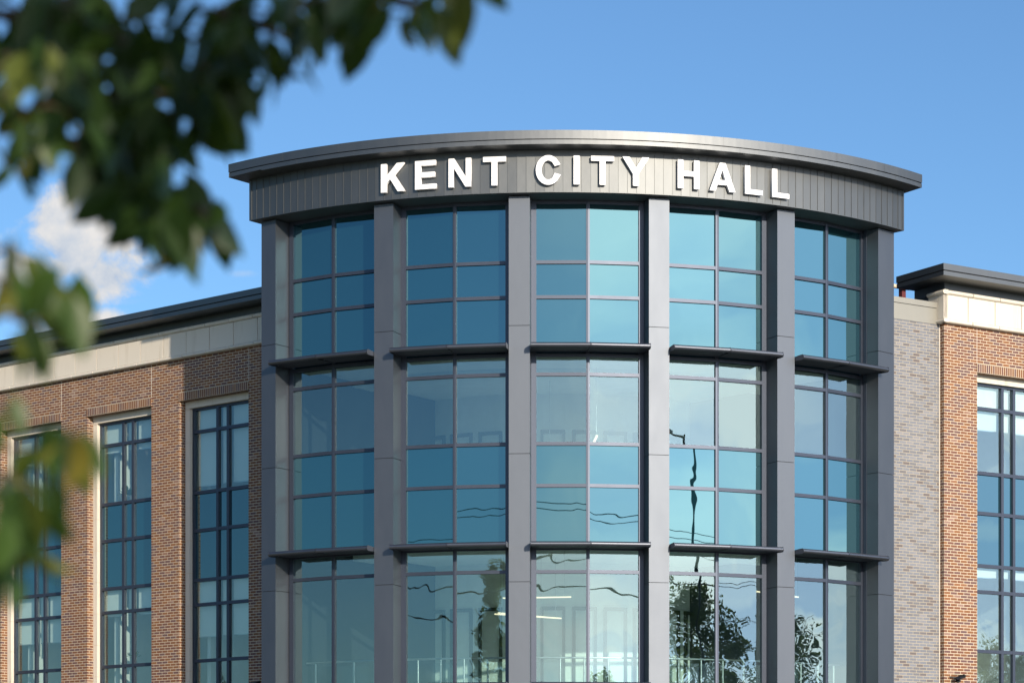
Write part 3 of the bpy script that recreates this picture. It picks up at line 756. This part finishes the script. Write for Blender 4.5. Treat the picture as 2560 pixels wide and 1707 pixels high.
# plants on the window sills of the left wing
def leaf_pts(mb, p, d, up, L, W, m, tone, tones):
    side = d.cross(up).normalized(); nrm = side.cross(d).normalized()
    b = len(mb.v); prof = ((0, .04), (.25, .80), (.5, 1.0), (.75, .68), (1.0, .02)); bend = random.uniform(-.25, .45)
    for t, w in prof:
        c = p + d * (L * t) - nrm * (bend * L * t * t)
        for s in (-1, 0, 1): mb.v.append(tuple(c + side * (s * w * W * .5) + nrm * (abs(s) * W * .16 * w)))
    k = mb.mat(m)
    for i in range(4):
        for j in range(2):
            a = b + i * 3 + j; mb.f.append((a, a + 1, a + 4, a + 3)); mb.uv.append([(0, 0)] * 4); mb.mi.append(k); mb.sm.append(True); tones.append(tone)
def set_tones(o, tones):
    at = o.data.attributes.new('leaf_tone', 'FLOAT', 'FACE')
    for i, t in enumerate(tones): at.data[i].value = t
def rvec():
    while True:
        v = Vector((random.uniform(-1, 1), random.uniform(-1, 1), random.uniform(-1, 1)))
        if .05 < v.length < 1: return v.normalized()
def potted(a, z, label, n, L, tone):
    p = WL.P(a, -.62, z); t = thing('potted_plant', p, label, 'plant')
    m = MB(); m.tube(p, p + Vector((0, 0, .16)), .07, M['pot'], 14, .09); m.build('pot', t)
    m = MB(); tn = []
    for i in range(n):
        v = rvec(); v.z = abs(v.z) * .8 + .15; v.normalize()
        leaf_pts(m, p + Vector((0, 0, .16)) + v * random.uniform(.02, .16), v, Vector((0, 0, 1)), L, L * .5, M['leaf_in'], random.uniform(tone - .3, tone), tn)
    set_tones(m.build('foliage', t), tn)
potted(5.55, 8.33, 'bushy green plant on the upper sill of the middle window in the left brick wing', 60, .14, .6)
potted(5.35, 4.16, 'yellow flowered plant on the lower sill of the middle window in the left brick wing', 36, .12, 1.0)

# ------------------------------------------------------------------ foreground tree
TREE = thing('leafy_tree', (-2.6, 2.4, 0), 'out of focus green tree branch hanging into the upper left, leaves near the camera', 'tree')
def limb(pts, r0, r1, mb, n=9):
    for i in range(len(pts) - 1):
        a = r0 + (r1 - r0) * i / (len(pts) - 1); c = r0 + (r1 - r0) * (i + 1) / (len(pts) - 1)
        mb.tube(pts[i], pts[i + 1], a, M['bark'], n, c, False)
mb = MB(); V = Vector
limb([V((-2.6, 2.4, -.05)), V((-2.62, 2.42, 1.0)), V((-2.55, 2.38, 2.0)), V((-2.5, 2.4, 3.2)), V((-2.45, 2.3, 4.6)), V((-2.4, 2.3, 6.2))], .13, .03, mb, 14)
mb.build('trunk', TREE)
LIMBS = [
    ([V((-2.5, 2.4, 2.7)), V((-1.9, 2.6, 2.95)), V((-1.2, 2.9, 2.95)), V((-.6, 3.0, 2.80)), V((-.25, 3.05, 2.78)), V((-.10, 3.05, 2.735))], .045, .005),
    ([V((-1.2, 2.9, 2.95)), V((-.8, 2.95, 2.70)), V((-.55, 3.0, 2.55)), V((-.47, 3.0, 2.46))], .016, .003),
    ([V((-2.5, 2.4, 2.2)), V((-1.7, 2.2, 2.35)), V((-1.0, 2.1, 2.25)), V((-.62, 2.1, 2.14))], .030, .003),
    ([V((-2.5, 2.4, 1.9)), V((-1.6, 2.0, 2.1)), V((-.9, 1.9, 2.0)), V((-.50, 1.9, 1.93))], .028, .003),
    ([V((-2.5, 2.4, 3.1)), V((-1.6, 1.9, 3.4)), V((-.6, 1.6, 3.35)), V((.5, 1.6, 3.2))], .040, .006),
    ([V((-2.45, 2.3, 3.9)), V((-1.4, 2.2, 4.3)), V((-.3, 2.4, 4.2))], .035, .006),
]
mb = MB()
for pts, r0, r1 in LIMBS: limb(pts, r0, r1, mb)
mb.build('branch', TREE)
mb = MB(); tones = []
def hang_leaf(p, L, tone, droop=.75):
    v = rvec(); v.z = -abs(v.z) - droop; v.normalize()
    leaf_pts(mb, p, v, rvec(), L, L * random.uniform(.42, .58), M['leaf'], tone, tones)
def cluster(u, v, ru, rv, dist, n, L, t0, t1, droop=.75):
    """leaves round a twig end: direction from the eye at (u, v), distance in metres"""
    for _ in range(n):
        while True:
            a, c = random.uniform(-1, 1), random.uniform(-1, 1)
            if a * a + c * c < 1: break
        y = dist * random.uniform(.93, 1.07); uu = u + a * ru; vv = v + c * rv
        p = V(((uu - 1280) / 6000 * y, y, EYE + (2065 - vv) / 6000 * y + L * .4))
        hang_leaf(p, L * random.uniform(.75, 1.2), random.uniform(t0, t1), droop)
D = .45  # shade and sun put into leaf colour: inner mass dark, lit edges yellower
CL = (
    (330, 110, 300, 120, 3.0, 74, .068, 0, D), (90, 60, 150, 110, 3.0, 30, .068, 0, .7), (700, 85, 150, 95, 3.0, 42, .068, 0, D), (620, 150, 100, 80, 3.05, 20, .068, 0, D),
    (860, 60, 110, 65, 3.0, 26, .066, .1, .9), (985, 60, 50, 50, 3.0, 8, .066, .5, 1), (1085, 50, 40, 50, 3.0, 7, .064, .6, 1), (1150, 5, 35, 25, 3.0, 4, .062, .7, 1),
    (420, 285, 190, 75, 3.0, 44, .072, 0, D), (540, 225, 62, 50, 3.0, 14, .070, 0, D), (300, 390, 105, 80, 3.0, 30, .072, 0, D),
    (375, 500, 100, 75, 3.0, 34, .074, 0, D), (430, 585, 70, 50, 3.0, 18, .076, 0, .5), (530, 545, 28, 50, 3.0, 5, .074, 0, .5), (455, 655, 10, 15, 3.0, 2, .066, .9, 1), (590, 235, 22, 28, 3.0, 4, .070, 0, .5),
    (75, 250, 80, 120, 2.8, 18, .068, .5, 1), (40, 410, 45, 60, 2.8, 7, .068, .5, 1), (150, 330, 60, 80, 2.8, 9, .068, .2, .8), (200, 200, 140, 100, 2.9, 26, .068, 0, D),
    (60, 730, 85, 55, 2.5, 8, .066, .5, .95), (55, 850, 55, 65, 2.5, 6, .066, .5, .95), (165, 765, 55, 35, 2.5, 4, .062, .6, 1), (40, 650, 30, 35, 2.4, 2, .06, .6, .9), (110, 830, 35, 50, 2.5, 3, .066, .4, .8),
    (90, 1150, 100, 45, 2.4, 13, .054, .5, .95), (200, 1140, 35, 40, 2.4, 4, .054, .6, 1), (70, 1235, 75, 45, 2.4, 8, .054, .45, .9), (45, 1330, 55, 55, 2.4, 8, .054, .4, .85), (85, 1385, 40, 35, 2.4, 4, .054, .4, .9), (12, 1440, 25, 50, 2.4, 5, .054, .1, .6), (15, 1060, 25, 40, 2.4, 3, .054, .5, .9),
)
CL = [c[:5] + (round(c[5] * .80) if c[5] >= 20 else c[5],) + c[6:] for c in CL]
for c in CL: cluster(*c)
for u, v, ru, rv, dist, n, L, t0, t1 in CL:                        # the spray of twigs that carries each cluster
    tw = MB(); P = lambda uu, vv: V(((uu - 1280) / 6000 * dist, dist, EYE + (2065 - vv) / 6000 * dist))
    a = P(u - ru * 1.1 - 40, v - rv * .6)
    for _ in range(max(1, n // 7)):
        e = P(u + ru * random.uniform(-.3, .9), v + rv * random.uniform(-.6, .6)); e.y += random.uniform(-.05, .05)
        mid_ = a.lerp(e, .5) + V((0, random.uniform(-.02, .02), random.uniform(.005, .02)))
        tw.tube(a, mid_, .0030, M['bark'], 6, .0024, False); tw.tube(mid_, e, .0024, M['bark'], 6, .0012, False)
    tw.build('twig', TREE)
def fill(c, r, n, L):
    for _ in range(n):
        p = V(c) + V((random.gauss(0, r[0]), random.gauss(0, r[1]), random.gauss(0, r[2])))
        if p.y > .3 and abs(p.x / p.y) < .235 and -.02 < (p.z - EYE) / p.y < .365: continue      # leave the view to the twigs above
        hang_leaf(p, L * random.uniform(.7, 1.2), random.uniform(0, .8), .3)
fill((.02, 2.2, 2.92), (.36, .14, .11), 700, .09); fill((-.35, 1.9, 3.25), (.55, .30, .14), 420, .09); fill((.10, 1.2, 3.35), (.5, .35, .14), 320, .09)      # unseen crown overhead, added dense towards the sun to shade the branch
fill((-1.7, 2.6, 3.0), (.5, .5, .3), 260, .09); fill((-2.3, 2.3, 4.6), (.9, .9, .8), 500, .10); fill((-1.3, 2.2, 4.1), (.6, .5, .3), 260, .09); fill((-1.6, 2.1, 2.2), (.35, .3, .25), 120, .09)
set_tones(mb.build('foliage', TREE), tones)

# ------------------------------------------------------------------ across the street: what the glass mirrors
def street_tree(x, y, h, r, n, label, cone=False, seed=1):
    random.seed(seed); t = thing('street_tree', (x, y, 0), label, 'tree', 'trees across the street, mirrored in the glass')
    m = MB(); ph = random.uniform(0, 6)
    limb2 = [V((x, y, -.05)), V((x + .1, y, h * .25)), V((x + .05, y + .1, h * .5)), V((x, y, h * .85))]
    for i in range(3): m.tube(limb2[i], limb2[i + 1], .022 * h * (1 - i * .3), M['bark'], 9, .022 * h * (.7 - i * .3), False)
    for k in range(7):
        z = h * (.3 + .07 * k); a = ph + k * 2.4; m.tube((x, y, z), (x + math.cos(a) * r * .7, y + math.sin(a) * r * .7, z + r * .5), .05, M['bark'], 6, .015, False)
    m.build('trunk', t)
    m = MB(); tn = []
    blobs = []
    for k in range(120):
        f = (k + random.random()) / 120; z = h * (.22 + .74 * f); rr = r * ((1 - f) * .95 + .08 if cone else math.sqrt(max(.05, 1 - (2 * f - .9) ** 2)))
        a = random.uniform(0, 6.28); q = rr * math.sqrt(random.random()) * .85; blobs.append((x + math.cos(a) * q, y + math.sin(a) * q, z, r * random.uniform(.08, .24)))
    for _ in range(n * 4):
        bx, by, bz, br = random.choice(blobs); v = rvec(); p = V((bx, by, bz)) + v * br * random.uniform(.4, 1.1)
        d = rvec(); s = d.orthogonal().normalized() * random.uniform(.035, .065); e = d * random.uniform(.07, .13); k = m.mat(M['leaf_far'])
        b = len(m.v); m.v += [tuple(p - e), tuple(p + s), tuple(p + e), tuple(p - s)]; m.f.append((b, b + 1, b + 2, b + 3)); m.uv.append([(0, 0)] * 4); m.mi.append(k); m.sm.append(False); tn.append(random.random())
    set_tones(m.build('crown', t), tn)
for a in (
    (44, -6, 14.3, 5.0, 5200, 'tall rounded tree mirrored in the left pane of the fourth glass bay', False, 11),
    (51, 14, 12.6, 4.6, 4600, 'rounded tree mirrored in the right pane of the fourth glass bay', False, 12),
    (-24, -24, 17.5, 2.2, 4200, 'tall slim dark tree mirrored in the second glass bay beside the third column', True, 13),
    (25, -25, 10.2, 3.6, 2600, 'low bushy tree mirrored at the foot of the middle glass bay', False, 14),
    (55, 33, 12.2, 4.2, 4200, 'dark tree mirrored at the left of the rightmost glass bay', False, 15),
    (62, 43, 10.0, 4.0, 3200, 'shorter dark tree mirrored behind the lamp in the rightmost glass bay', False, 16),
    (-52, 36, 7.6, 3.2, 2000, 'small tree mirrored low in the leftmost glass bay', False, 17),
    (-66, 58, 9.0, 3.5, 2200, 'round tree mirrored low in the brick wing windows', False, 18),
    (78, 40, 9.0, 4.5, 2600, 'wide tree mirrored at the bottom of the right brick wing window', False, 19),
    (86, 22, 8.5, 4.5, 2400, 'second tree along the skyline mirrored in the right brick wing window', False, 20),
): street_tree(*a)
random.seed(5)
def lamp_post(x, y, h, az, label):
    t = thing('street_lamp', (x, y, 0), label, 'street lamp', 'street lamps mirrored in the glass')
    m = MB(); m.tube((x, y, -.02), (x, y, h), .075, M['black'], 12, .045); m.build('pole', t)
    d = V((math.cos(az), math.sin(az), 0)); m = MB(); m.tube((x, y, h - .1), V((x, y, h)) + d * 1.2, .04, M['black'], 8); m.build('arm', t)
    m = MB(); p = V((x, y, h)) + d * 1.5; n = V((-d.y, d.x, 0)) * .17; e = d * .35; u = V((0, 0, .07))
    m.box8([p - e - n - u, p + e - n - u, p + e + n - u, p - e + n - u, p - e - n + u, p + e - n + u, p + e + n + u, p - e + n + u], M['black']); m.build('lamp_head', t)
lamp_post(30, 15, 17.5, 2.6, 'dark street lamp mirrored as a bent line in the fourth glass bay')
lamp_post(45, 46, 8.4, 1.2, 'dark street lamp mirrored against the sky in the rightmost glass bay')
poles = [(-62, -4.5), (-8, -5.0), (36, -5.0), (84, -5.5)]
for k, (x, y) in enumerate(poles):
    t = thing('utility_pole', (x, y, 0), 'wooden utility pole carrying overhead wires across the street, seen only as a reflection', 'utility pole', 'utility poles across the street')
    m = MB(); m.tube((x, y, -.1), (x, y, 17.4), .18, M['wood'], 12, .11); m.build('pole', t)
    m = MB(); m.box8([(x - .06, y - 1.2, 16.4), (x + .06, y - 1.2, 16.4), (x + .06, y + 1.2, 16.4), (x - .06, y + 1.2, 16.4), (x - .06, y - 1.2, 16.55), (x + .06, y - 1.2, 16.55), (x + .06, y + 1.2, 16.55), (x - .06, y + 1.2, 16.55)], M['wood']); m.build('crossarm', t)
for dy, z, r in ((-1.1, 16.6, .022), (1.1, 16.6, .022), (0, 14.4, .035), (.1, 13.0, .04)):
    m = MB()
    for (xa, ya), (xb, yb) in zip(poles[:-1], poles[1:]):
        pts = [V((xa + (xb - xa) * f, ya + (yb - ya) * f + dy, z - 4 * .7 * f * (1 - f))) for f in [i / 12 for i in range(13)]]
        for a, c in zip(pts[:-1], pts[1:]): m.tube(a, c, r, M['black'], 6)
    tag(m.build('overhead_wire'), {16.6: 'thin dark overhead wire on the crossarms of the utility poles', 14.4: 'thick dark cable strung below the crossarms of the utility poles', 13.0: 'lowest dark cable strung along the utility poles'}[z], 'wire', 'overhead wires across the street')
